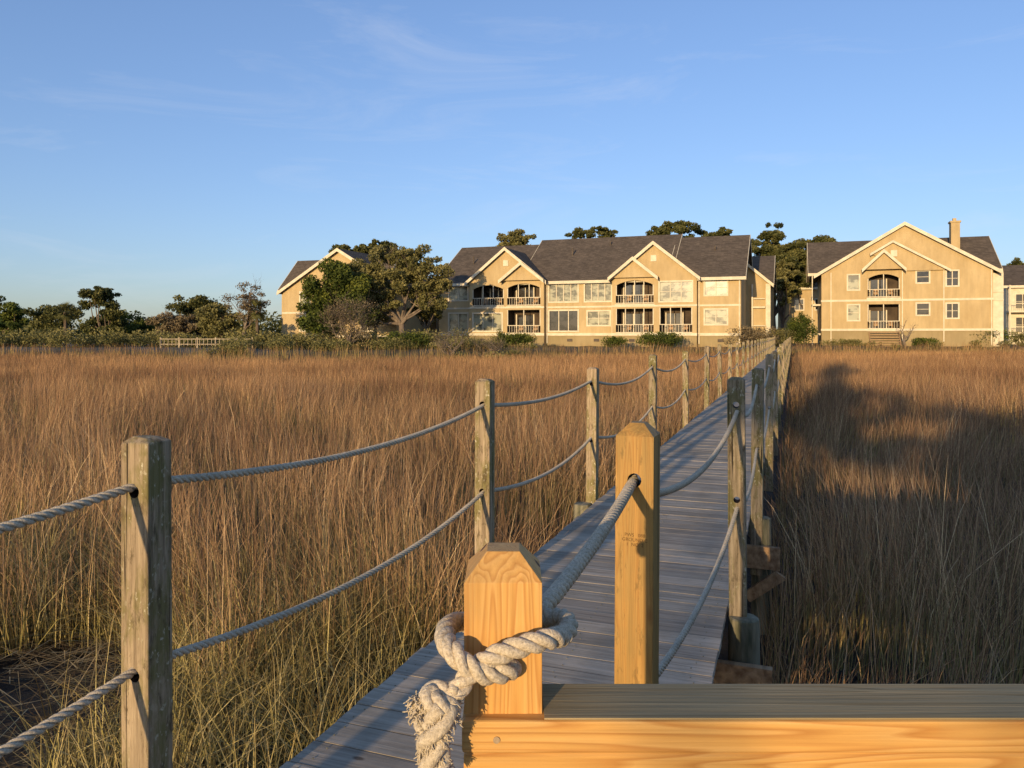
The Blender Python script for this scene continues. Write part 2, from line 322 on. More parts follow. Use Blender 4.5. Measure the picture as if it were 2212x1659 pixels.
# straw lying matted on the mud
n=9000; X=rng.uniform(-6.2,-1.3,n); Y=rng.uniform(2.2,6.4,n); m=rng.random(n)<np.clip(.45+.5*np.sin(X*2.3+1)*np.sin(Y*2.9),.05,1); X,Y=X[m],Y[m]; n=len(X)
a=rng.normal(.3,.9,n)+np.sin(X*2)*1.2; L=rng.uniform(.12,.7,n); wd_=rng.uniform(.0015,.0045,n); z=gz(X,Y)+E+rng.uniform(.01,.10,n)
p=np.stack([X,Y,z],-1); dd=np.stack([np.cos(a)*L,np.sin(a)*L,rng.uniform(-.08,.12,n)],-1); ww=np.stack([-np.sin(a)*wd_,np.cos(a)*wd_,np.zeros(n)],-1)
q=np.stack([p-ww,p+ww,p+dd+ww*.4,p+dd-ww*.4],1); c=np.zeros((n,4,3)); c[:,:,0]=.40; c[:,:,1]=(rng.random(n)**1.2)[:,None]; Qs.append(q);Cs.append(c)
go=np_quads('marsh_grass',np.concatenate(Qs),GRASS,np.concatenate(Cs)); tag(go,'tall dry tan and reddish marsh grass filling the tidal flat','marsh grass',kind='stuff')
print('GRASS quads',len(go.data.polygons))

# ---------------------------------------------------------------- walkway
we=empty('walkway','long narrow weathered timber boardwalk across the marsh','boardwalk',-.96,0,-E); we['kind']='structure'
wo=(-.96,0,0)
mb=MB(); s=1.05; rr=[]
L0,L1=-1.61,-.325
while s<80:
    w=.138; j=random.uniform(-.008,.008); dz=random.uniform(-.0015,.0015)
    mb.box(L0+j,L1+j,s,s+w,-.036+dz,0+dz); rr+= [random.random()]*8; s+=w+random.uniform(.0045,.008)
d=mb.build('deck',DECK,we,wo); ca=d.data.color_attributes.new('r','FLOAT_COLOR','POINT')
ca.data.foreach_set('color',[x for r in rr for x in (r,r,r,1)])
for lx in (-1.55,-.96,-.40):
    mb=MB(); mb.box(lx-.02,lx+.02,.9,80,-.22,-.045); mb.build('stringer',BEAM,we,wo)
mb=MB(); s=1.05
while s<11:
    for lx in (-1.55,-.96,-.40):
        for q in (.035,.10):
            x=lx+random.uniform(-.02,.02); y=s+q+random.uniform(-.012,.012); mb.tube([(x,y,.0005),(x,y,.0028)],.0028,6)
    s+=.1445
mb.build('deck_nails',PILE,we,wo)
LPS=[-.8,1.64,4.09,6.6,9.7,12.85,16.1]+[19.1+3.05*i for i in range(20)]
RPS=[1.88,4.22,6.45,9.75,12.85,16.1]+[19.1+3.05*i for i in range(20)]
bents=[4.18,6.5]+[x for x in LPS if x>9]
for bs in bents:
    nr=bs<9
    mb=MB(); mb.box(-1.82 if nr else -1.62,-.10 if nr else -.31,bs-.135,bs-.09,-.40,-.225); mb.build('cross_beam',BEAM,we,wo)
    for lx in ((-1.725,-.243) if nr else (-1.5,-.43)):
        mb=MB(); rj=random.uniform(.072,.082); tp=-.022 if nr else -.225
        mb.tube([(lx,bs,-1.15),(lx,bs,-.5),(lx,bs,tp-.04),(lx,bs,tp-.006),(lx,bs,tp)],[rj+.006,rj+.003,rj,rj-.003,rj-.012],18)
        mb.build('piling',PILE,we,wo,smooth=False)
    if nr:
        mb=MB(); mb.extr([(-.13,bs-.17,-.40),(-.05,bs-.17,-.45),(-.32,bs-.17,-.66),(-.38,bs-.17,-.60)],(0,.04,0)); mb.build('brace',BEAM,we,wo)
# posts
def post_mesh(name,mat,w,h,low,cw,ch,holes,worn=0,bev=.004):
    mb=MB(); a=w/2; b=cw/2
    zs=[z for z in (low,.2,.45,.8) if z<=low or z>low+.05]
    lv=[(a,z) for z in zs]+[(a,h-ch),(b,h)]; vs=[];rv=random.Random(3)
    for i,(r,z) in enumerate(lv):
        for sx,sy in ((-1,-1),(1,-1),(1,1),(-1,1)): vs.append((sx*r+rv.uniform(-1,1)*worn,sy*r+rv.uniform(-1,1)*worn,z+rv.uniform(-1,1)*worn*2))
    L=len(lv); fs=[(0,3,2,1)]+[(i*4+k,i*4+(k+1)%4,(i+1)*4+(k+1)%4,(i+1)*4+k) for i in range(L-1) for k in range(4)]+[(4*L-4,4*L-3,4*L-2,4*L-1)]
    mb.add(vs,fs); o=mb.build(name,[mat,HOLE])
    bv=o.modifiers.new('b','BEVEL'); bv.width=bev; bv.segments=2; bv.limit_method='ANGLE'; bv.angle_limit=.35
    cut=MB()
    for hz in holes: cut.tube([(0,-.2,hz),(0,.2,hz)],.017,14)
    c=cut.build('cutter',HOLE); c.data.materials.clear(); c.data.materials.append(mat); c.data.materials.append(HOLE); c.data.polygons.foreach_set('material_index',[1]*len(c.data.polygons))
    bo=o.modifiers.new('h','BOOLEAN'); bo.object=c; bo.solver='EXACT'
    dg=bpy.context.evaluated_depsgraph_get(); me2=bpy.data.meshes.new_from_object(o.evaluated_get(dg)); me2.name=name
    bpy.data.objects.remove(o); bpy.data.objects.remove(c); return me2
PH=1.195; HT,HB=1.05,.555
pm_old=post_mesh('railing_post',OLD,.09,PH,-.45,.046,.017,(HT,HB),worn=.0014,bev=.003)
pm_new=post_mesh('railing_post_new',AGED,.092,PH,-.45,.034,.030,(HT+.01,HB),bev=.001)
rv=random.Random(5)
def put_post(me,l,s,h=0,label='weathered grey timber post with drilled rope holes beside the boardwalk',rz=None):
    o=bpy.data.objects.new('railing_post',me); x,y=W(l,s); o.location=(x,y,h); o.rotation_euler=(rv.uniform(-.010,.010),rv.uniform(-.010,.010),-TH+rv.uniform(-.04,.04) if rz is None else rz)
    COL.objects.link(o); tag(o,label,'post','rope railing posts along the boardwalk'); return o
for i,s_ in enumerate(LPS):
    lab='weathered grey timber post with green lichen carrying two ropes' if i in(1,2) else 'weathered grey timber post with drilled rope holes beside the boardwalk'
    put_post(pm_old,-1.665,s_,(0,-.022,0)[i] if i<3 else (-.035 if i==3 else rv.uniform(-.02,.025)),lab)
np_=put_post(pm_new,-.365,1.88,.04,'yellowed pine post with an ink grade stamp and shaped top')
for i,s_ in enumerate(RPS[1:]):
    put_post(pm_old,-.275,s_,.03 if i==0 else rv.uniform(-.015,.03),'mossy timber post with rope threaded through it' if i==0 else 'weathered grey timber post with drilled rope holes beside the boardwalk')
cu=bpy.data.curves.new('grade_stamp','FONT'); cu.body='PWS   088\nGROUND C\n1  NO. 2'; cu.size=.0115; cu.extrude=.0002; cu.align_x='CENTER'; cu.offset=-.0001
to=bpy.data.objects.new('t',cu); COL.objects.link(to); dg=bpy.context.evaluated_depsgraph_get(); tm=bpy.data.meshes.new_from_object(to.evaluated_get(dg)); bpy.data.objects.remove(to)
tm.materials.clear(); tm.materials.append(INK); o=bpy.data.objects.new('grade_stamp',tm); COL.objects.link(o); o.parent=np_; o.location=(.002,-.0466,.925); o.rotation_euler=(math.pi/2,0,0)

# ---------------------------------------------------------------- ropes
def resample(P,step):
    P=np.array(P,float); d=np.r_[0,np.cumsum(np.linalg.norm(np.diff(P,axis=0),axis=1))]; n=max(4,int(d[-1]/step)); q=np.linspace(0,d[-1],n)
    return np.stack([np.interp(q,d,P[:,k]) for k in range(3)],1)
def smooth_path(pts,k=14):
    P=[np.array(p,float) for p in pts]; P=[2*P[0]-P[1]]+P+[2*P[-1]-P[-2]]; out=[]
    for i in range(1,len(P)-2):
        for j in range(k):
            t_=j/k; a,b,c,d_=P[i-1:i+3]; out.append(.5*((2*b)+(-a+c)*t_+(2*a-5*b+4*c-d_)*t_*t_+(-a+3*b-3*c+d_)*t_**3))
    out.append(P[-2]); return out
def rope3(mb,P,r,pitch,step=.006,sides=7,spread=None):
    P=resample(P,step); n=len(P); T=np.gradient(P,axis=0); T/=np.linalg.norm(T,axis=1)[:,None]
    U=np.zeros_like(P); u=np.cross(T[0],[0,0,1.]); 
    if np.linalg.norm(u)<1e-3: u=np.array([1.,0,0])
    for i in range(n):
        u=u-T[i]*np.dot(u,T[i]); u/=np.linalg.norm(u); U[i]=u
    V=np.cross(T,U); ln=np.arange(n)*step
    for k in range(3):
        a=2*math.pi*(ln/pitch+k/3); off=r*.56 if spread is None else np.interp(np.linspace(0,1,n),[0,1],[r*.56,spread])[:,None]
        c=P+(U*np.cos(a)[:,None]+V*np.sin(a)[:,None])*off
        mb.tube([tuple(x) for x in c],r*.53,sides)
def sagpath(l0,s0,z0,l1,s1,z1,sag,k=24):
    out=[]
    for i in range(k+1):
        t_=i/k; x,y=W(l0+(l1-l0)*t_,s0+(s1-s0)*t_); out.append((x,y,z0+(z1-z0)*t_-4*sag*t_*(1-t_)))
    return out
def railrope(name,l,SS,hz,sags,label,l_first=None,rad=.0118):
    mb=MB(); near=[];far=[]
    for i in range(len(SS)-1):
        la=l_first if (l_first is not None and i==0) else l
        p=sagpath(la,SS[i],hz-.006,l,SS[i+1],hz-.006,sags[min(i,len(sags)-1)]*(1 if i<5 else rv.uniform(.7,1.2)),24 if SS[i]<9 else 8)
        if SS[i]<12: near+=p if not near else p[1:]
        else: far+=p if not far else p[1:]
    rope3(mb,near,rad,.078); 
    mb.tube(far,.0115,6)
    o=mb.build(name,ROPE,smooth=True); return tag(o,label,'rope','ropes threaded through the boardwalk posts')
railrope('rail_rope',-1.665,LPS,HT,[.05,.075,.06,.11,.12,.12],'upper grey twisted rope sagging between weathered posts')
railrope('rail_rope',-1.665,LPS,HB,[.06,.10,.10,.13,.13,.12],'lower grey twisted rope sagging between weathered posts')
railrope('rail_rope',-.275,RPS,HT+.01,[.115,.12,.13,.14,.13],'upper pale twisted rope sagging between mossy posts',-.365,.0105)
railrope('rail_rope',-.275,RPS,HB,[.10,.13,.13,.14,.13],'lower pale twisted rope sagging between mossy posts',-.365,.0105)

# ---------------------------------------------------------------- front rail + post + knotted rope
def R(u,v,Y): return ((u-1106)/1662*Y, Y, -(v-722)/1662*Y+E)   # metres from a sight measurement at depth Y
pm_front=post_mesh('short_post',NEW,.092,1.187,.02,.040,.030,(1.062,),bev=.0008)
fp=bpy.data.objects.new('rail_end_post',pm_front); COL.objects.link(fp); fp.location=(-.0105,.952,0)
tag(fp,'short new pine post with shaped top and a tied rope','post')
rl=bpy.data.objects.new('timber_railing',None); COL.objects.link(rl); rl.location=(1.2,.93,0); tag(rl,'new pine railing with flat cap board and shade-coloured top','railing')
rl_o=(1.2,.93,0)
zc=E-.446
mb=MB(); mb.box(-.058,3.4,.888,.980,zc-.038,zc-.0008,0); o=mb.build('rail_cap',[NEWH],rl,rl_o)
bv=o.modifiers.new('b','BEVEL'); bv.width=.003; bv.segments=2
mb=MB(); mb.box(.0375,3.38,.8915,.9785,zc-.0006,zc+.0014,0); mb.build('rail_cap_shade_sheet',CAPT,rl,rl_o)  # thin sheet carrying the painted shade tone of the cap top
zz=zc-.0395; i=0
while zz>.12:
    mb=MB(); mb.box(-.056+.001*i,3.4,.890,.926 if i==0 else .9,zz-.138,zz); o=mb.build('rail_board',NEWH,rl,rl_o); bv=o.modifiers.new('b','BEVEL'); bv.width=.003; zz-=.142; i+=1
for px in (1.25,2.3,3.3):
    mb=MB(); mb.box(px-.045,px+.045,.927,.9775,-.4,zc-.0385); mb.build('rail_support',NEW,rl,rl_o)
mb=MB(); mb.tube([(-.0178,.8875,zc-.022),(-.0178,.8865,zc-.022)],.0040,12); mb.build('nail',METAL,rl,rl_o)

mb=MB()
hx,hy=W(-.365,1.88-.05); q0=(hx,hy,HT+.04)
e0=R(1172,1316,1.045)
line=[tuple(np.array(q0)*(1-t_)+np.array(e0)*t_-np.array([0,0,4*.012*t_*(1-t_)])) for t_ in np.linspace(-.06,1,20)]
wrap=[R(1186,1342,1.035),R(1212,1358,1.0),R(1216,1372,.94),R(1188,1380,.894),R(1140,1392,.880),R(1080,1412,.876),R(1040,1434,.876),R(1012,1460,.870),R(990,1488,.864),R(972,1508,.860)]
rope3(mb,smooth_path(line+wrap,8),.0118,.060,.004,9)
w2=[R(1106,1440,.95),R(1106,1441,.912),R(1094,1450,.884),R(1050,1456,.872),R(1008,1438,.868),R(978,1408,.874),R(962,1382,.90),R(966,1356,.94),R(992,1343,.99),R(1030,1350,1.03),R(1100,1352,1.035),R(1155,1345,1.035),R(1190,1334,1.02),R(1220,1338,.985),R(1228,1356,.955),R(1214,1374,.925)]
rope3(mb,smooth_path(w2,10),.0118,.060,.004,9)
kc=np.array(R(956,1526,.858))
kn=[]
for i in range(60):
    a=i/60*2*math.pi*1.9; kn.append((kc[0]+.0135*math.cos(a)-.008*i/60,kc[1]+.010*math.sin(a)-.004,kc[2]+.012-.024*i/60+.008*math.sin(a*.5)))
rope3(mb,kn,.0115,.05,.003,9)
tail=[R(958,1525,.845),R(950,1555,.842),R(940,1585,.842),R(934,1610,.844),R(939,1645,.848),R(946,1672,.85)]
rope3(mb,smooth_path(tail,8),.0155,.080,.003,10,spread=.0115)
ko=mb.build('tied_rope',ROPE,smooth=True); tag(ko,'thick twisted rope tied around the short pine post with frayed end','rope')
mb=MB(); fr=random.Random(2); TP=[np.array(p) for p in smooth_path(tail,6)]
for i in range(1800):
    on_tail=fr.random()<.55
    q=fr.random(); c0=TP[int((q**.5)*(len(TP)-1))] if on_tail else kc+np.array([fr.uniform(-.024,.008),fr.uniform(-.008,.004),fr.uniform(-.014,.014)])
    a=fr.uniform(0,6.283); rad=.0150*math.sqrt(fr.random()); b0=c0+np.array([rad*math.cos(a),rad*math.sin(a)*.8,0])
    L=fr.uniform(.004,.011) if on_tail else fr.uniform(.005,.012); dirv=np.array([.8*math.cos(a),.8*math.sin(a),-.6+fr.uniform(-.5,.7)]); pts=[b0]; v=dirv/np.linalg.norm(dirv)
    for j in range(4):
        v=v+np.array([fr.uniform(-.6,.6),fr.uniform(-.6,.6),fr.uniform(-.5,.3)]); v/=np.linalg.norm(v); pts.append(pts[-1]+v*L/4)
    mb.tube([tuple(p) for p in pts],[.0011,.0010,.0009,.0008,.0004],4)
mb.build('frayed_end',ROPE,ko,smooth=True)

# ---------------------------------------------------------------- pier head behind the viewpoint
ps=bpy.data.objects.new('pier_head',None); COL.objects.link(ps); ps.location=(0,-3,0); tag(ps,'timber pier head platform with a low screen added for shade','pier'); po=(0,-3,0)
mb=MB(); y=-5.6
while y<.84: mb.box(-1.75 if y<-.2 else -.75,4.6,y,y+.138,-.036,0); y+=.146
mb.build('platform',DECK,ps,po)
for px,py in ((4.4,-5.4),(4.4,-.9),(-1.8,-5.4)):
    mb=MB(); mb.box(px-.05,px+.05,py-.05,py+.05,-1,1.4); mb.build('corner_post',OLD,ps,po)
mb=MB(); mb.box(-1.75,4.35,-5.35,-5.31,.0,1.3); mb.build('shade_screen',OLD,ps,po)  # unseen screen added to shade the near deck and grass

# ---------------------------------------------------------------- buildings
def facade(mb,x0,x1,z0,z1,y,ops,d=.2,mi=0):
    xs=sorted({x0,x1}|{v for o in ops for v in (o[0],o[1])}); zs=sorted({z0,z1}|{v for o in ops for v in (o[2],o[3])})
    for a,b in zip(xs[:-1],xs[1:]):
        for c,e in zip(zs[:-1],zs[1:]):
            cx,cz=(a+b)/2,(c+e)/2
            if any(o[0]<cx<o[1] and o[2]<cz<o[3] for o in ops): continue
            mb.poly([(a,y,c),(b,y,c),(b,y,e),(a,y,e)],mi)
    for a,b,c,e in [o[:4] for o in ops]:
        mb.poly([(a,y,c),(a,y,e),(a,y+d,e),(a,y+d,c)],mi); mb.poly([(b,y,c),(b,y+d,c),(b,y+d,e),(b,y,e)],mi)
        mb.poly([(a,y,c),(a,y+d,c),(b,y+d,c),(b,y,c)],mi); mb.poly([(a,y,e),(b,y,e),(b,y+d,e),(a,y+d,e)],mi)
def window(par,org,a,b,c,e,y,nx=2,nz=2,dark=False,name='window'):
    mb=MB(); mb.poly([(a+.03,y+.12,c+.03),(b-.03,y+.12,c+.03),(b-.03,y+.12,e-.03),(a+.03,y+.12,e-.03)])
    w=mb.build(name,GL_D if dark else GL_P,par,org)
    f=MB(); t_=.11
    f.box(a-t_,a+.05,y-.05,y+.14,c-t_,e+t_); f.box(b-.05,b+t_,y-.05,y+.14,c-t_,e+t_)
    f.box(a+.052,b-.052,y-.05,y+.14,e-.05,e+t_); f.box(a+.052,b-.052,y-.06,y+.14,c-t_,c+.05)
    for i in range(1,nx):
        x=a+(b-a)*i/nx; f.box(x-.045,x+.045,y+.04,y+.14,c+.052,e-.052)
    for i in range(1,nz):
        z=c+(e-c)*i/nz; 
        for j in range(nx):
            xa=a+(b-a)*j/nx; xb=a+(b-a)*(j+1)/nx; f.box(xa+.055,xb-.055,y+.06,y+.13,z-.025,z+.025)
    f.build('frame',TRIM,w,org)
def balcony(par,org,a,b,c,e,y,arch=True,cols=3,rail=True,deep=1.9):
    m=MB(); y2=y+deep; y1=y+.205
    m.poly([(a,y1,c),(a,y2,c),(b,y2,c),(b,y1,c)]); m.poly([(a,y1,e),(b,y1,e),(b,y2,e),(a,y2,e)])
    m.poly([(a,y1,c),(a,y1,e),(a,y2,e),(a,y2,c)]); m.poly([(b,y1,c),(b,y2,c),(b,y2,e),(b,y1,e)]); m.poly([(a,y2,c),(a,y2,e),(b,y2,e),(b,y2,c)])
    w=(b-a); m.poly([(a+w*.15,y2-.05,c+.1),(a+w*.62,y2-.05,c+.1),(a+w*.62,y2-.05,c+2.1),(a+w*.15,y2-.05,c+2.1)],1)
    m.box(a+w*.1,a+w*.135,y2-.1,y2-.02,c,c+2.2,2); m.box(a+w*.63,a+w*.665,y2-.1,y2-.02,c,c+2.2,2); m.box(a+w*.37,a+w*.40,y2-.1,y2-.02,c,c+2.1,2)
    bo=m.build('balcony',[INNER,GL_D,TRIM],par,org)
    for sx in (.3,.75):
        m=MB(); cx_=a+w*sx
        m.box(cx_-.25,cx_+.25,y+.9,y+1.3,c+.38,c+.44); m.box(cx_-.25,cx_+.25,y+1.3,y+1.35,c+.39,c+.95)
        for dx in (-.22,.18):
            for dy in (.92,1.24): m.box(cx_+dx,cx_+dx+.04,y+dy,y+dy+.04,c,c+.39)
        m.build('balcony_seat',BEAM,bo,org)
    m=MB(); B=m.box
    yb=y+.02; h=c+.95
    if rail:
        B(a,b,yb,yb+.08,h-.07,h); B(a,b,yb,yb+.08,c+.04,c+.12); n=max(4,int(w/.26))
        for i in range(1,n): x=a+w*i/n; B(x-.018,x+.018,yb+.01,yb+.05,c+.122,h-.072)
    for i in range(cols+1):
        x=a+.05+(w-.1)*i/cols
        if rail: B(x-.045,x+.045,yb+.005,yb+.09,h+.002,e-.002)
        else: B(x-.045,x+.045,yb+.005,yb+.09,c,e)
    B(a-.10,b+.10,y-.07,y+.0,c-.20,c-.02)
    m.build('railing',TRIM,bo,org)
    if arch:
        m=MB(); ah=.55
        for i in range(12):
            t0,t1=i/12,(i+1)/12; z0_=e-ah+ah*.92*math.sin(math.pi*t0)**.8; z1_=e-ah+ah*.92*math.sin(math.pi*t1)**.8
            m.extr([(a+w*t0,y-.03,z0_),(a+w*t1,y-.03,z1_),(a+w*t1,y-.03,e+.03),(a+w*t0,y-.03,e+.03)],(0,.1,0))
        m.build('arch',STUC,bo,org)
def gable_y(mr,mt,mw,xc,hw,ze,zp,y0,y1,ov=.35,wall=True,th=.22):
    sl=(zp-ze)/hw; a=hw+ov
    for sg in (-1,1):
        p=[(xc+sg*a,y0-.45,zp-sl*a),(xc,y0-.45,zp),(xc,y0-.45,zp+th),(xc+sg*a,y0-.45,zp-sl*a+th)]
        mr.extr(p,(0,y1-y0+.45,0))
        q=[(xc+sg*(a+.03),y0-.50,zp-sl*(a+.03)-.14),(xc,y0-.50,zp-.14),(xc,y0-.50,zp+th+.03),(xc+sg*(a+.03),y0-.50,zp-sl*(a+.03)+th+.03)]
        mt.extr(q,(0,.048,0))
    if wall: mw.extr([(xc-hw,y0,ze),(xc+hw,y0,ze),(xc,y0,zp)],(0,.2,0))
def gable_x(mr,mt,mw,x0,x1,y0,y1,ze,zp,ov=.5,th=.22):
    yc=(y0+y1)/2; hw=(y1-y0)/2; sl=(zp-ze)/hw; a=hw+ov
    for sg in (-1,1):
        p=[(x0-ov,yc+sg*a,zp-sl*a),(x0-ov,yc,zp),(x0-ov,yc,zp+th),(x0-ov,yc+sg*a,zp-sl*a+th)]; mr.extr(p,(x1-x0+2*ov,0,0))
    mt.box(x0-ov,x1+ov,yc-a-.06,yc-a-.004,zp-sl*a-.08,zp-sl*a+th+.02)
    for xx in (x0,x1-.2): mw.extr([(xx,y0,ze),(xx,y1,ze),(xx,yc,zp)],(.2,0,0))
    for xx in (x0-ov-.03,x1+ov-.02):
        for sg in (-1,1): mt.extr([(xx,yc+sg*a,zp-sl*a-.1),(xx,yc,zp-.1),(xx,yc,zp+th+.03),(xx,yc+sg*a,zp-sl*a+th+.03)],(.05,0,0))

# --- main building
BO=(-21.5,88,-1.35)
be=empty('apartment_building','long three storey tan stucco apartment building with gables','building',*BO)
mw,mr,mt=MB(),MB(),MB()
ze=5.9; XL=-38.8
segs=[(XL,-34.6,81.2),(-34.6,-25.7,80.4),(-25.7,-18.1,81.2),(-18.1,-9.3,80.4),(-9.3,-5.0,81.2)]
wins=[(-37.5,-35.1,3.9,5.5,1,2,1,0),(-37.5,-35.1,.3,2.4,1,2,1,0),
 (-25.35,-22.05,3.55,5.65,2,4,1,0),(-25.35,-22.05,.35,2.6,2,3,1,1),(-21.3,-18.35,3.55,5.75,2,4,1,0),(-21.0,-18.5,.95,2.5,2,2,2,0),
 (-34.1,-30.6,.35,2.35,1,3,1,0),(-13.1,-9.75,3.4,5.45,3,3,2,0),(-8.6,-6.35,4.0,5.6,4,2,2,0),(-8.6,-6.35,1.0,2.55,4,2,2,0)]
bals=[(-34.2,-30.4,3.15,5.55,1,True,3),(-30.0,-26.1,3.15,5.65,1,True,3),(-30.0,-26.1,.05,2.7,1,False,2),
 (-17.7,-13.7,3.2,5.7,3,True,4),(-17.7,-13.7,.1,2.7,3,False,4),(-13.1,-9.75,.1,2.75,3,False,3)]
def seg_y(x):
    for a,b,y in segs:
        if a<=x<=b: return y
for a,b,y in segs:
    ops=[(w[0],w[1],w[2],w[3]) for w in wins if a<=w[0]<b]+[(w[0],w[1],w[2],w[3]) for w in bals if a<=w[0]<b]
    facade(mw,a,b,0,ze,y,ops); mw.poly([(a,y+.05,-1.6),(b,y+.05,-1.6),(b,y+.05,0),(a,y+.05,0)],1)
    mt.box(a-.03 if y<81 else a+.04,b+.03 if y<81 else b-.04,y-.06,y-.002,-.16,.12); mt.box(a-.03 if y<81 else a+.04,b+.03 if y<81 else b-.04,y-.05,y-.003,2.88,3.06)
    if y>81: mt.box(a+.04,b-.04,y-.06,y-.002,ze-.25,ze)
for x in (-34.6,-25.7,-18.1,-9.3): mw.poly([(x,80.4,-1.6),(x,81.2,-1.6),(x,81.2,ze),(x,80.4,ze)])
mw.poly([(XL,81.2,-1.6),(XL,81.2,ze),(XL,97,ze),(XL,97,-1.6)]); mw.poly([(-5,81.2,-1.6),(-5,97,-1.6),(-5,97,ze),(-5,81.2,ze)]); mw.poly([(XL,97,-1.6),(XL,97,ze),(-5,97,ze),(-5,97,-1.6)])
gable_x(mr,mt,mw,XL,-29,81.2,97,ze,10.7); gable_x(mr,mt,mw,-28.4,-12.5,81.3,98.3,ze,11.3,.5); gable_x(mr,mt,mw,-12,-5,81.2,97,ze,10.8)
gable_y(mr,mt,mw,-30.15,4.45,5.9,9.45,80.4,88); gable_y(mr,mt,mw,-13.7,4.4,5.9,9.45,80.4,88)
gable_y(mr,mt,mw,-28.1,2.35,5.95,7.75,79.95,84,.25); gable_y(mr,mt,mw,-15.75,2.35,5.95,7.85,79.95,84,.25)
mw.poly([(-12,90,-1.6),(-2.4,90,-1.6),(-2.4,90,5.6),(-12,90,5.6)]); mw.poly([(-2.4,90,-1.6),(-2.4,106,-1.6),(-2.4,106,5.6),(-2.4,90,5.6)]); gable_y(mr,mt,mw,-5.4,3,5.6,8.2,90,98,.3)
gable_x(mr,mt,mw,-9,-2.4,92,105,5.6,9.3,.3)
mt.box(-2.9,-2.4,89.7,89.95,-.2,5.6); mt.box(-4.3,-2.95,89.6,89.95,2.9,3.1); mt.box(-4.3,-2.95,89.6,89.95,-.15,.1); mt.box(-4.4,-4.25,89.7,89.95,-.2,5.6); mt.box(-4.2,-2.95,89.7,89.78,3.9,4.0); mt.box(-4.2,-2.95,89.7,89.78,.9,1.0)
for x in (-30.15,-13.7): mt.box(x-.3,x+.3,80.32,80.398,7.6,8.25)
for x,y in ((-34.75,81.1),(-25.55,81.1),(-18.25,81.1),(-9.15,81.1),(-5.15,81.1)): mt.box(x-.05,x+.05,y-.03,y+.06,-1,ze)
for x in (-33,-30.4,-27,-23,-20,-16,-12,-7): mr.box(x-.3,x+.3,seg_y(x),seg_y(x)+.045,-.8,-.5)
for x,y_,z_ in ((-36,85,8.6),(-24,86,9.3),(-20,88,10.2),(-8,86,8.9)): mr.tube([(x,y_,z_-.4),(x,y_,z_+.7)],.09,8)
mw.build('wall',[STUC,STUC2],be,BO); mr.build('roof',SHIN,be,BO); mt.build('trim',TRIM,be,BO)
for w in wins: window(be,BO,w[0],w[1],w[2],w[3],seg_y((w[0]+w[1])/2),w[5],w[6],bool(w[7]))
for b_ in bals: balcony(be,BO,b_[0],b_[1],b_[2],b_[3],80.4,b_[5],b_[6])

# --- right building
RO=(11.5,100,-1.4)
re_=empty('apartment_building','tan stucco apartment house with wide gable, balconies and chimney','building',*RO)
mw,mr,mt=MB(),MB(),MB(); S=94.8
wr=[(5.75,6.95,5.0,6.7,1,1,0),(5.75,6.95,1.55,3.3,1,2,0),(12.7,13.95,5.65,6.95,1,2,1),(12.7,13.95,2.1,3.4,1,2,1),(15.6,16.75,5.25,6.9,2,2,1),(15.6,16.75,1.75,3.35,2,2,1)]
bl=[(7.8,11.05,4.1,6.75,True,2),(7.8,11.05,.55,3.35,False,2)]
facade(mw,3,20,.5,7.0,S,[w[:4] for w in wr]+[w[:4] for w in bl]); mw.poly([(3,S+.05,-1.7),(20,S+.05,-1.7),(20,S+.05,.5),(3,S+.05,.5)],1)
mw.extr([(3,S,7.0),(20,S,7.0),(11.5,S,12.05)],(0,.2,0))
for x in (3,20): mw.poly([(x,S,-1.7),(x,S+15,-1.7),(x,S+15,7.0),(x,S,7.0)])
gable_y(mr,mt,mw,11.5,8.5,7.0,12.15,S,S+15,.8,wall=False)
gable_x(mr,mt,mw,1.9,21.0,S+2.2,S+14.2,7.1,11.2,.3)
mw.extr([(8.2,S-.30,8.95),(10.3,S-.30,10.25),(15.4,S-.30,7.2),(15.4,S-.30,7.0),(11.4,S-.30,7.0)],(0,.28,0))
mr.extr([(10.3,S-.62,10.28),(10.3,S-.62,10.42),(15.9,S-.62,7.06),(15.9,S-.62,6.92)],(0,.6,0)); mr.extr([(10.3,S-.62,10.28),(10.3,S-.62,10.42),(8.0,S-.62,9.02),(8.0,S-.62,8.88)],(0,.6,0))
mt.extr([(10.3,S-.68,10.40),(10.3,S-.68,10.12),(15.95,S-.68,6.75),(15.95,S-.68,7.02)],(0,.055,0)); mt.extr([(10.3,S-.68,10.40),(10.3,S-.68,10.12),(8.0,S-.68,8.72),(8.0,S-.68,9.0)],(0,.055,0))
gable_y(mr,mt,mw,9.35,2.0,7.2,9.15,S-.75,S+3,.2)
mt.box(2.95,20.05,S-.06,S-.002,3.68,3.9); mt.box(2.95,20.05,S-.06,S-.002,.38,.62)
for x in (4.0,11.3,15.35,19.85): mt.box(x-.05,x+.05,S-.1,S-.003,-.8 if x<19 else -1.2,7.0)
mt.box(10.1,10.75,S-.39,S-.303,8.6,9.3)
mt.box(2.0,2.95,S+1.5,S+5,-.1,.1); mt.box(2.0,2.1,S+1.5,S+1.6,-1.3,7); mt.box(2.0,2.95,S+1.5,S+5,3.3,3.5); mt.box(2.0,2.06,S+1.5,S+5,4.2,4.3); mt.box(2.0,2.06,S+1.5,S+5,1,1.1)
mt.box(20.05,21.1,S+.6,S+.7,-1.3,6.6); mt.box(20.02,21.1,S+.5,S+3,3.6,3.8); mt.box(20.02,21.1,S+.5,S+.56,4.5,4.6)
mw.build('wall',[STUC,STUC2],re_,RO); mr.build('roof',SHIN,re_,RO); mt.build('trim',TRIM,re_,RO)
ms_=MB()
for i in range(7): ms_.box(8.0,10.9,S-.35-.27*(7-i),S-.10-.27*(7-i)+.06,-1.35+.25*i,-1.28+.25*i)
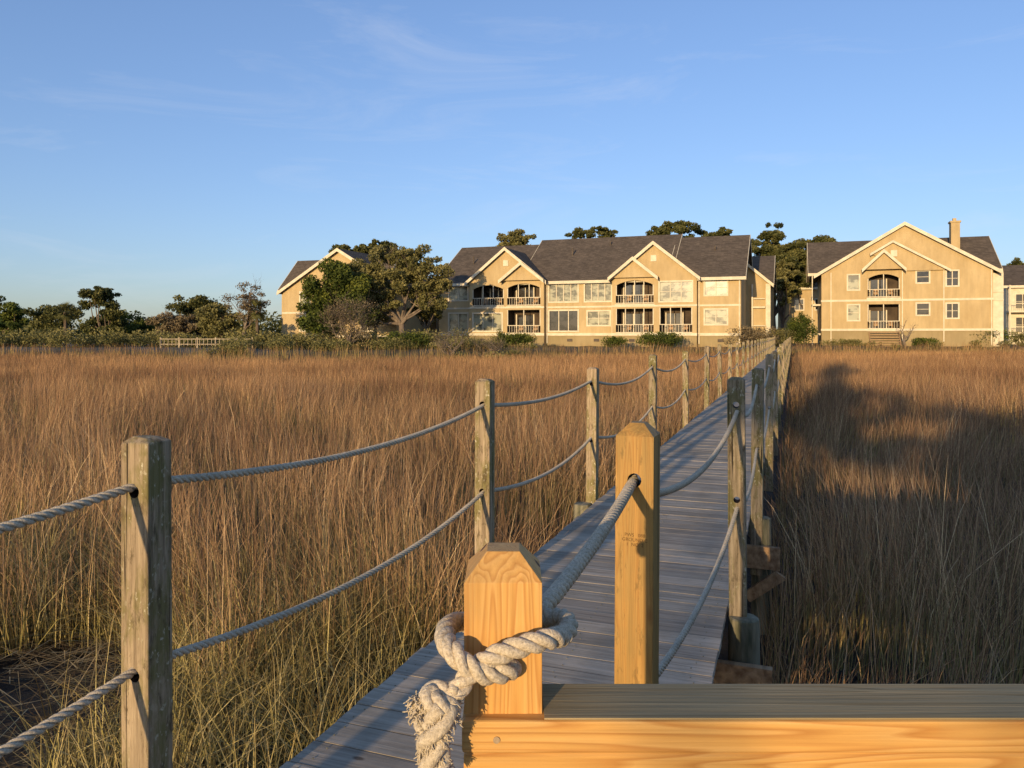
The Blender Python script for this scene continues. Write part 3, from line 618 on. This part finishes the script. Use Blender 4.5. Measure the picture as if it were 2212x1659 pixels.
for x in (7.9,10.9): ms_.extr([(x,S-.1,.35),(x,S-.1,.1),(x,S-2.2,-1.6),(x,S-2.2,-1.35)],(.08,0,0))
ms_.build('steps',BEAM,re_,RO)
mc=MB(); mc.box(16.9,17.8,S+5,S+6.2,9.5,12.75); mc.box(16.8,17.9,S+4.9,S+6.3,12.75,12.95); mc.box(17.15,17.5,S+5.4,S+5.8,12.95,13.3); mc.build('chimney',STUC,re_,RO)
for w in wr: window(re_,RO,w[0],w[1],w[2],w[3],S,w[4],w[5],bool(w[6]))
for b_ in bl: balcony(re_,RO,b_[0],b_[1],b_[2],b_[3],S,b_[4],b_[5])

# --- left building, gable end towards the marsh
LO=(-49,84,-1.4)
le=empty('apartment_building','tan stucco house with gable end half hidden by trees','building',*LO)
mw,mr,mt=MB(),MB(),MB(); S=76
wl=[(-54.2,-52.8,3.1,4.9,2,2,0),(-54.2,-52.8,.4,2.1,2,2,0),(-46,-44.4,.4,2.1,2,2,1)]
facade(mw,-56.6,-41.5,-1.7,5.1,S,[w[:4] for w in wl]); mw.extr([(-56.6,S,5.1),(-41.5,S,5.1),(-48.9,S,9.6)],(0,.2,0))
for x in (-56.6,-41.5): mw.poly([(x,S,-1.7),(x,S+14,-1.7),(x,S+14,5.1),(x,S,5.1)])
gable_y(mr,mt,mw,-48.9,7.6,5.1,9.6,S,S+14,.6,wall=False); gable_x(mr,mt,mw,-57.6,-44,77.0,84.4,5.3,8.9,.3)
mw.poly([(-57.6,77.1,-1.7),(-56.6,77.1,-1.7),(-56.6,77.1,5.3),(-57.6,77.1,5.3)])
mt.box(-56.65,-41.45,S-.06,S-.003,2.4,2.6); mt.box(-56.65,-41.45,S-.06,S-.003,-.35,-.12)
mw.poly([(-41.5,86,-1.7),(-38.9,86,-1.7),(-38.9,86,4.8),(-41.5,86,4.8)],1)
for z in (-.3,2.5): mt.box(-41.4,-38.9,85.7,85.98,z,z+.2)
for x in (-41.2,-39.8,-39.1): mt.box(x-.07,x+.07,85.72,85.97,-1.2,4.8)
mr.extr([(-41.8,85.3,4.7),(-41.8,90,7.6),(-41.8,90,7.8),(-41.8,85.3,4.9)],(2.7,0,0))
mw.build('wall',[STUC,STUC2],le,LO); mr.build('roof',SHIN,le,LO); mt.build('trim',TRIM,le,LO)
for w in wl: window(le,LO,w[0],w[1],w[2],w[3],S,w[4],w[5],bool(w[6]))

def simple_house(label,l0,l1,s0,s1,z0,ze_,zp,wins_,white=False):
    O=((l0+l1)/2,(s0+s1)/2,z0); e_=empty('apartment_building',label,'building',*O); mw,mr,mt=MB(),MB(),MB()
    facade(mw,l0,l1,z0,ze_,s0,[w[:4] for w in wins_])
    for x in (l0,l1): mw.poly([(x,s0,z0),(x,s1,z0),(x,s1,ze_),(x,s0,ze_)])
    gable_x(mr,mt,mw,l0,l1,s0,s1,ze_,zp)
    if white:
        for z in (-.2,2.8):
            mt.box(l0-.1,l1,s0-1.6,s0-.01,z,z+.2); mt.box(l0-.1,l1,s0-1.6,s0-1.52,z+1.1,z+1.2)
            x=l0
            while x<l1: mt.box(x,x+.05,s0-1.58,s0-1.53,z+.2,z+1.1); x+=.22
        x=l0
        while x<l1: mt.box(x-.09,x+.09,s0-1.7,s0-1.52,z0,ze_); x+=2.4
    mw.build('wall',[TRIM if white else STUC],e_,O); mr.build('roof',SHIN,e_,O); mt.build('trim',TRIM,e_,O)
    for w in wins_: window(e_,O,w[0],w[1],w[2],w[3],s0,2,2,True)
simple_house('tan stucco house with dark shingle roof in shade between larger buildings',-2.2,6,122,132,-1.5,7.0,10.2,[(.2,1.4,3.6,5.2),(3,4.2,3.6,5.2)])
simple_house('cream house with stacked white balconies and shingle roof',26,44,116,128,-1.5,6.3,9.2,[(27,28.6,3.3,5.2),(30,31.6,3.3,5.2),(27,28.6,.2,2.2),(30,31.6,.2,2.2)],True)

# --- low marsh boardwalk railing far off
fo_=empty('marsh_fence','low weathered timber boardwalk fence at the marsh edge','fence',*LS(-29.4,74),-1.35); fo_.rotation_euler=(0,0,0)
mb=MB(); 
mb.box(-4.4,4.4,-.05,0,.85,.93); mb.box(-4.4,4.4,-.05,0,.35,.43)
for i in range(24): x=-4.4+.38*i; mb.box(x-.025,x+.025,-.09,-.052,.25,.85)
mb.build('picket_panel',FENCE,fo_)
for i in range(6):
    mb=MB(); x=-4.4+1.76*i; mb.box(x-.07,x+.07,.002,.14,-.5,1.05); mb.build('fence_post',FENCE,fo_)

# ---------------------------------------------------------------- trees
def leaves(clumps,n,size,seed,flat=.0):
    r=np.random.default_rng(seed); vol=np.array([(c[3]*c[4]*c[5])**.67 for c in clumps]); idx=r.choice(len(clumps),n,p=vol/vol.sum()); C=np.array(clumps)[idx]
    tn=r.normal(0,.12,len(clumps))[idx]
    d=r.standard_normal((n,3)); d/=np.linalg.norm(d,axis=1)[:,None]; rad=r.random(n)**.45
    P=C[:,:3]+d*rad[:,None]*C[:,3:6]
    a=r.standard_normal((n,3)); a/=np.linalg.norm(a,axis=1)[:,None]; b=np.cross(a,r.standard_normal((n,3))); b/=np.linalg.norm(b,axis=1)[:,None]
    s_=size*r.uniform(.5,1.3,n)[:,None]; a*=s_; b*=s_*.55
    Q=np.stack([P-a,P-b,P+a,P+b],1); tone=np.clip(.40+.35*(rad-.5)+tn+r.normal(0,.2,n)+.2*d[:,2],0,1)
    col=np.repeat(np.repeat(tone[:,None,None],4,1),3,2); return Q,col
def subclumps(clumps,k,seed,f=.42):
    r=np.random.default_rng(seed); out=[]
    for c in clumps:
        for i in range(k):
            d=r.standard_normal(3); d/=np.linalg.norm(d); q=r.uniform(.45,.98); g_=f*r.uniform(.6,1.25)
            out.append((c[0]+d[0]*c[3]*q,c[1]+d[1]*c[4]*q,c[2]+d[2]*c[5]*q,c[3]*g_,c[4]*g_,c[5]*g_*.8))
    return out
def branch(mb,p,v,L,r,depth,rd,spread=.6,ends=None):
    pts=[p];rs=[r]; q=Vector(p); v=Vector(v).normalized()
    for i in range(4):
        v=(v+Vector((rd.uniform(-1,1),rd.uniform(-1,1),rd.uniform(-.5,.8)))*.24).normalized(); q=q+v*L/4; pts.append(tuple(q)); rs.append(r*(1-.12*(i+1)))
    mb.tube(pts,rs,5 if depth>1 else 3,cap=False)
    if depth<=0: return
    for k in range(rd.choice((2,3,3))):
        j=rd.choice((2,3,4)); nv=(v+Vector((rd.uniform(-1,1),rd.uniform(-1,1),rd.uniform(-.4,.8)))*spread*1.3).normalized()
        branch(mb,pts[j],nv,L*rd.uniform(.6,.82),rs[j]*.62,depth-1,rd,spread,ends)
def tree(name,label,cat,X,Y,H,clumps,lm,bark=BARK,n=4000,size=.22,tr=.25,k=7,seed=1,f=.42,bare=0,group=None,low=0):
    e_=bpy.data.objects.new(name,None); zb_=float(gz(np.array(X),np.array(Y)))+E-.05; e_.location=(X,Y,zb_); COL.objects.link(e_); tag(e_,label,cat,group)
    rd=random.Random(seed); mb=MB()
    fork=Vector((rd.uniform(-.3,.3),0,H*(.22 if not low else .08)))
    mb.tube([(0,0,-.3),tuple(fork*.5+Vector((rd.uniform(-.1,.1),0,0))),tuple(fork)],[tr*1.35,tr*1.05,tr],8)
    for c in clumps:
        t_=Vector(c[:3]); m1=fork.lerp(t_,.5)+Vector((rd.uniform(-.4,.4),rd.uniform(-.3,.3),-.08*H*rd.random()))
        mb.tube([tuple(fork),tuple(fork.lerp(m1,.5)+Vector((rd.uniform(-.15,.15),0,.1))),tuple(m1),tuple(t_)],[tr*.7,tr*.5,tr*.35,tr*.12],6,cap=False)
        if bare:
            for q in range(bare): branch(mb,tuple(m1.lerp(t_,rd.random())),(rd.uniform(-1,1),rd.uniform(-1,1),rd.uniform(0,1)),max(c[3],c[5])*.8,tr*.2,2,rd)
    mb.build('trunk',bark,e_,smooth=True)
    if n:
        sub=subclumps(clumps,k,seed,f); Q,C=leaves(sub,n,size,seed); np_quads('crown',Q,lm,C,e_)
    return e_
def rc(H,w,n,seed,z0=.45,fl=.8,d=None):
    r=random.Random(seed); out=[]
    for i in range(n):
        a=r.uniform(0,6.283); q=r.uniform(.15,.62)*w/2; zz=H*r.uniform(z0,.88); s_=w*r.uniform(.2,.3)
        out.append((q*math.cos(a),q*math.sin(a)*.8,min(zz,H-s_*fl),s_,s_,s_*fl))
    return out
def wide(H,w,n,seed,z0,z1,sz,fl=.7):
    r=random.Random(seed); out=[]
    for i in range(n):
        x=(-.5+(i+.5)/n)*w*.78+r.uniform(-.05,.05)*w; zc_=r.uniform(z0,z1)-abs(x/w)*1.0*(z1-z0); s_=sz*r.uniform(.8,1.2); out.append((x,r.uniform(-.2,.2)*w,min(zc_,H-s_*fl*1.1),s_,s_,s_*fl))
    return out
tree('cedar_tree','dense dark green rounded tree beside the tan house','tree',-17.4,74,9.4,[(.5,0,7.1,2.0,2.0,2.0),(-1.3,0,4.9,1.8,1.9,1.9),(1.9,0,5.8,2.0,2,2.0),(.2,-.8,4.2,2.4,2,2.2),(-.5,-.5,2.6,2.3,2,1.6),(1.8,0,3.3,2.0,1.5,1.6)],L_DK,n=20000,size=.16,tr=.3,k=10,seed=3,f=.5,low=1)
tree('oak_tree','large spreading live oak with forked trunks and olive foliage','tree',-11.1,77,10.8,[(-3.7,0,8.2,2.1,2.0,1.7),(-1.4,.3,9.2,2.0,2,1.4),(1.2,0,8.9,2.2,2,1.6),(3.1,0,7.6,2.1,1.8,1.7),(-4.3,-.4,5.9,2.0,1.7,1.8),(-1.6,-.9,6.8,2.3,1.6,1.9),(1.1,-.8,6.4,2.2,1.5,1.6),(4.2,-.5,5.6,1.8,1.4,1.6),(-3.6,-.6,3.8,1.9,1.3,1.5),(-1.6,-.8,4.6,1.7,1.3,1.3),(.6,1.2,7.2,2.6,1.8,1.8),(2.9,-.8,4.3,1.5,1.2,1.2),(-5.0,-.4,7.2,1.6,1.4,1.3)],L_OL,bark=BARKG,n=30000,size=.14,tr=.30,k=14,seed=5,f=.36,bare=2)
tree('oak_tree','second smaller live oak behind the marsh shrubs','tree',-9.0,81,7.6,rc(7.6,5.0,9,8,.4),L_OL,bark=BARKG,n=7000,size=.15,tr=.22,k=8,seed=9,f=.40)
tree('oak_tree','olive oak filling the gap between the houses','tree',-14.9,83,9.2,rc(9.2,6.5,10,18,.35),L_OL,bark=BARKG,n=10000,size=.17,tr=.22,k=8,seed=19,f=.45)
tree('pine_tree','flat topped pine rising behind the tan house','tree',-21,100,14.2,wide(14.2,7,5,4,11.5,13.6,1.5,.6),L_PN,n=4000,size=.22,seed=12)
tree('pine_tree','flat topped pine rising behind the tan house','tree',-15,100,14.6,wide(14.6,10,8,5,10.6,13.8,1.8,.65),L_PN,n=9000,size=.22,seed=13)
tree('bare_shrub_tree','leafless grey branching shrub at the marsh edge','tree',-14.0,65,4.8,rc(4.8,7.0,10,21,.3),L_BR,bark=BARKG,n=3500,size=.07,tr=.12,k=8,seed=22,f=.5,bare=7,low=1)
tree('oak_tree','thin half bare oak at the marsh edge','tree',-27.6,80,7.2,rc(7.2,5.6,7,31,.4),L_BR,bark=BARKG,n=3000,size=.11,tr=.2,k=8,seed=32,f=.38,bare=5)
tree('oak_tree','low olive green oak near the marsh fence','tree',-31,83,4.6,rc(4.6,6,8,33,.3),L_OL,n=6500,size=.15,tr=.2,seed=34,low=1,bare=1)
tree('pine_tree','broad dark pine in the distant tree line','tree',-40.5,100,7.4,rc(7.4,8.6,11,41,.35),L_PN,n=11000,size=.19,tr=.25,seed=42,low=1)
tree('pine_tree','dark pine with ragged open crown','tree',-45.2,85,6.7,rc(6.7,5.6,12,51,.2),L_PN,n=11000,size=.16,tr=.2,seed=52,low=1)
tree('oak_tree','dark rounded oak at the marsh edge','tree',-59,90,5.9,rc(5.9,8,10,61,.2),L_DK,n=9000,size=.18,tr=.2,seed=62,low=1)
tree('oak_tree','small dark oak at the marsh edge','tree',-53,88,4.8,rc(4.8,7,9,63,.25),L_PN,n=8000,size=.17,tr=.2,seed=64,low=1)
tree('oak_tree','small brownish oak at the marsh edge','tree',-37,86,4.0,rc(4.0,6.5,9,65,.25),L_BR,n=6500,size=.15,tr=.15,seed=66,low=1,bare=2)
tree('oak_tree','low dark oak at the marsh edge','tree',-47,92,4.0,rc(4.0,9,10,67,.25),L_DK,n=7000,size=.18,tr=.15,seed=68,low=1)
tree('oak_tree','low olive oak behind the marsh fence','tree',-33.5,88,4.8,rc(4.8,7,9,69,.25),L_OL,n=7000,size=.16,tr=.15,seed=70,low=1)
# behind the main building
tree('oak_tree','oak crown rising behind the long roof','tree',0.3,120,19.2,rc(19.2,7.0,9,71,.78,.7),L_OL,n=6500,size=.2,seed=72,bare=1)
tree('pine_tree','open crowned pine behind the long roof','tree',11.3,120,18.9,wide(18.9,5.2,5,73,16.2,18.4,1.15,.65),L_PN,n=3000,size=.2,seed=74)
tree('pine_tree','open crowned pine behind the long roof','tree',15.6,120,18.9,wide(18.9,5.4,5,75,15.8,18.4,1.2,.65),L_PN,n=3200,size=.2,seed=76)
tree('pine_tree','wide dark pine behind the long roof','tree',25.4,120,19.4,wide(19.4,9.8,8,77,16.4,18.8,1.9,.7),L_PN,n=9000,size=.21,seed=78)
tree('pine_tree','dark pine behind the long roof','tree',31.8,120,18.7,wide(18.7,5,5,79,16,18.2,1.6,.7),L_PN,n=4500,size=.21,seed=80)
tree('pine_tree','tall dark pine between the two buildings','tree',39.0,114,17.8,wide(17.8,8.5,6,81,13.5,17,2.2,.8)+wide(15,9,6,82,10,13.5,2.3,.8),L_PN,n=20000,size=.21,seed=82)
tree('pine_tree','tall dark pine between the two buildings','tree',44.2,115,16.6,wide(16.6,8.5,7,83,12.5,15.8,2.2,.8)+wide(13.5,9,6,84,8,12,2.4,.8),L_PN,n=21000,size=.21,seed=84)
tree('oak_tree','brown oak crown between the two buildings','tree',38,108,12.5,rc(12.5,6.5,9,87,.5),L_OL,n=8000,size=.2,seed=88)
tree('pine_tree','pine beyond the cream house','tree',78,118,14,rc(14,5,6,85,.6),L_PN,n=3500,size=.22,seed=86)
# unseen oak, pine and thicket added behind the viewpoint to shade the marsh
tree('oak_tree','unseen spreading oak added behind the pier head to shade the marsh','tree',-4.0,-12,5.9,[(-2.1,0,5.3,1.0,1.5,.55),(-.5,.5,5.7,1.1,1.5,.50),(1.0,-.3,5.15,1.1,1.5,.45),(-1.6,-.9,4.85,1.0,1.2,.45),(.2,-.5,4.6,1.2,1.2,.4),(2.1,0,4.6,1.0,1.2,.4)],L_OL,n=8500,size=.10,tr=.10,k=8,seed=200,f=.42)
tree('pine_tree','unseen slim pine added behind the pier head for a long shadow','tree',-7.05,-14,10.4,[(0,0,6.0,.85,.7,.8),(.3,0,7.0,.9,.7,.7),(-.2,0,8.0,.9,.7,.8),(.1,0,9.0,.8,.5,.7),(0,0,9.9,.5,.5,.5)],L_PN,n=7500,size=.12,tr=.06,k=8,seed=210,f=.5)
tree('oak_tree','unseen low oak thicket added behind the pier head for near shade','tree',.4,-9,4.7,[(-3.1,0,3.1,.8,1,1.0),(-1.8,0,3.5,1.2,1,1.0),(-.3,.3,3.1,1.3,1,1.1),(1.2,0,3.4,1.3,1,1.0),(2.7,0,2.9,1.3,1,1.0),(4.2,0,2.8,1.2,1,.9),(-2,0,1.8,1.5,1,1.1),(1,0,1.8,1.8,1,1.2),(3.4,0,1.6,1.5,1,1.0)],L_OL,n=13000,size=.13,tr=.1,k=9,seed=220,f=.45,low=1)
def palm(X,Y,H,seed,label):
    e_=bpy.data.objects.new('palm_tree',None); e_.location=(X,Y,float(gz(np.array(X),np.array(Y)))+E); COL.objects.link(e_); tag(e_,label,'tree')
    mb=MB(); mb.tube([(0,0,-.2),(.05,0,H*.5),(0,0,H)],[.2,.17,.15],8); mb.build('trunk',BARK,e_)
    r=np.random.default_rng(seed); Q=[]
    for i in range(80):
        az=r.uniform(0,6.283); el=r.uniform(-.9,1.3); L=r.uniform(.9,1.4); d=np.array([math.cos(az)*math.cos(el),math.sin(az)*math.cos(el),math.sin(el)]); side=np.cross(d,[0,0,1.]); side/=np.linalg.norm(side)
        p0=np.array([0,0,H]); p1=p0+d*L*.6
        for j in range(9):
            a=(j-4)*.22; t_=p1+(d*math.cos(a)+side*math.sin(a))*L*.55+np.array([0,0,-.15]); w_=side*.04
            Q.append([p0+d*.3-w_,p1-w_,t_,p1+w_])
    Q=np.array(Q); np_quads('crown',Q,L_PN,np.full((len(Q),4,3),.75),e_)
palm(-48.8,84,3.9,1,'fan palm among dark trees at the marsh edge'); palm(-26.2,79,3.8,2,'fan palm beside the tan house'); palm(31.0,95,3.6,3,'fan palm between the apartment buildings'); palm(57.5,92,4.6,4,'fan palm near the cream house')
def bush(name,label,X,Y,w,h,lm,n,seed,d=None,size=.09,cat='bush'):
    e_=bpy.data.objects.new(name,None); e_.location=(X,Y,float(gz(np.array(X),np.array(Y)))+E-.05); COL.objects.link(e_); tag(e_,label,cat); d=d or w*.6
    r=random.Random(seed); cl=[]; m=max(3,int(w/h*3))
    for i in range(m): x=(-.5+(i+.5)/m)*w*.7; cl.append((x,r.uniform(-.2,.2)*d,h*.46,w/m*1.5,d*.42,h*.45*r.uniform(.85,1.05)))
    mb=MB()
    for c in cl: mb.tube([(c[0]*.6,c[1]*.5,-.1),(c[0]*.8,c[1],h*.25),(c[0],c[1],h*.6)],[.05,.04,.01],5)
    mb.build('stem',BARK,e_); Q,C=leaves(cl+subclumps(cl,5,seed,.4),n,size,seed); np_quads('foliage',Q,lm,C,e_)
bush('round_bush','clipped rounded green shrub before the long building',.2,77,4.8,1.7,L_DK,4500,1); bush('round_bush','small clipped green shrub before the long building',10.2,77,2.4,1.35,L_DK,2000,2)
bush('round_bush','long clipped green shrub before the long building',14.6,75.5,5.2,1.8,L_DK,4500,3); bush('round_bush','tall dark clipped shrub beside the path',31.8,85,2.3,4.2,L_DK,5500,4,1.8,.1)
bush('round_bush','green shrub beside the path end',29.2,84,2.6,2.3,L_OL,2500,5); bush('round_bush','green hedge beside the apartment house',51.5,84,6.5,2.3,L_DK,5500,6); bush('round_bush','olive hedge by the cream house',58,86,5,2.0,L_OL,3500,7)
bush('round_bush','low shrub at the boardwalk end',24.4,79,5.5,2.5,L_BR,4500,8); bush('round_bush','green thicket below the oak',-9,67,5,1.9,L_DK,4500,9); bush('round_bush','olive thicket below the oak',-18,66,5,1.8,L_OL,4000,10)
bush('round_bush','low olive shrub by the apartment house wall',36.5,83,3,1.0,L_OL,1500,11); bush('round_bush','low shrub by the apartment house wall',45,84,3,1.0,L_DK,1500,12)
tree('bare_shrub_tree','small bare pruned tree before the apartment house','tree',42,82,3.1,[(-.9,0,2.4,.5,.4,.3),(.9,0,2.3,.5,.4,.3),(0,0,2.8,.5,.4,.3),(.5,0,2.0,.4,.3,.3)],L_BR,bark=BARKG,n=0,tr=.13,seed=91,bare=3)
for X,Y,H,sd_ in ((-4.8,60,2.6,101),(-1.8,62,1.7,102)):
    tree('dead_tree','bleached dead branches lying at the marsh edge','tree',X,Y,H,rc(H,4.6,7,sd_,.3),L_BR,bark=BARKG,n=0,tr=.14,seed=sd_,bare=4,low=1)
Qs=[];Cs=[]
def thick(x0,x1,y0,y1,n,hmin,hmax,size,seed,nl):
    r=random.Random(seed); cl=[]
    for i in range(n):
        X=r.uniform(x0,x1); Y=r.uniform(y0,y1); h=r.uniform(hmin,hmax); z=float(gz(np.array(X),np.array(Y)))+E; w=h*r.uniform(.6,1.2); cl.append((X,Y,z+h*.45,w,w*.7,h*.5))
    return leaves(cl,nl,size,seed)
for a in ((-24,2,60,68,60,.5,1.3,.08,1,18000),(-80,-22,74,84,110,.8,2.2,.13,2,26000),(-16,-4,66,70,14,.8,2.2,.1,5,6000),(22,60,80,86,30,.4,.9,.08,6,6000)):
    q,c=thick(*a); Qs.append(q);Cs.append(c)
o=np_quads('bank_undergrowth',np.concatenate(Qs),L_OL,np.concatenate(Cs)); tag(o,'tangled olive brown undergrowth along the marsh bank','undergrowth',kind='stuff')
Qs=[];Cs=[]
for a in ((-190,-45,125,170,150,2.6,5.2,.35,3,24000),(-50,90,140,170,90,3,6.5,.4,4,14000)):
    q,c=thick(*a); Qs.append(q);Cs.append(c)
o=np_quads('far_wood',np.concatenate(Qs),L_PN,np.concatenate(Cs)); tag(o,'distant dark line of woodland on the horizon','woodland',kind='stuff')
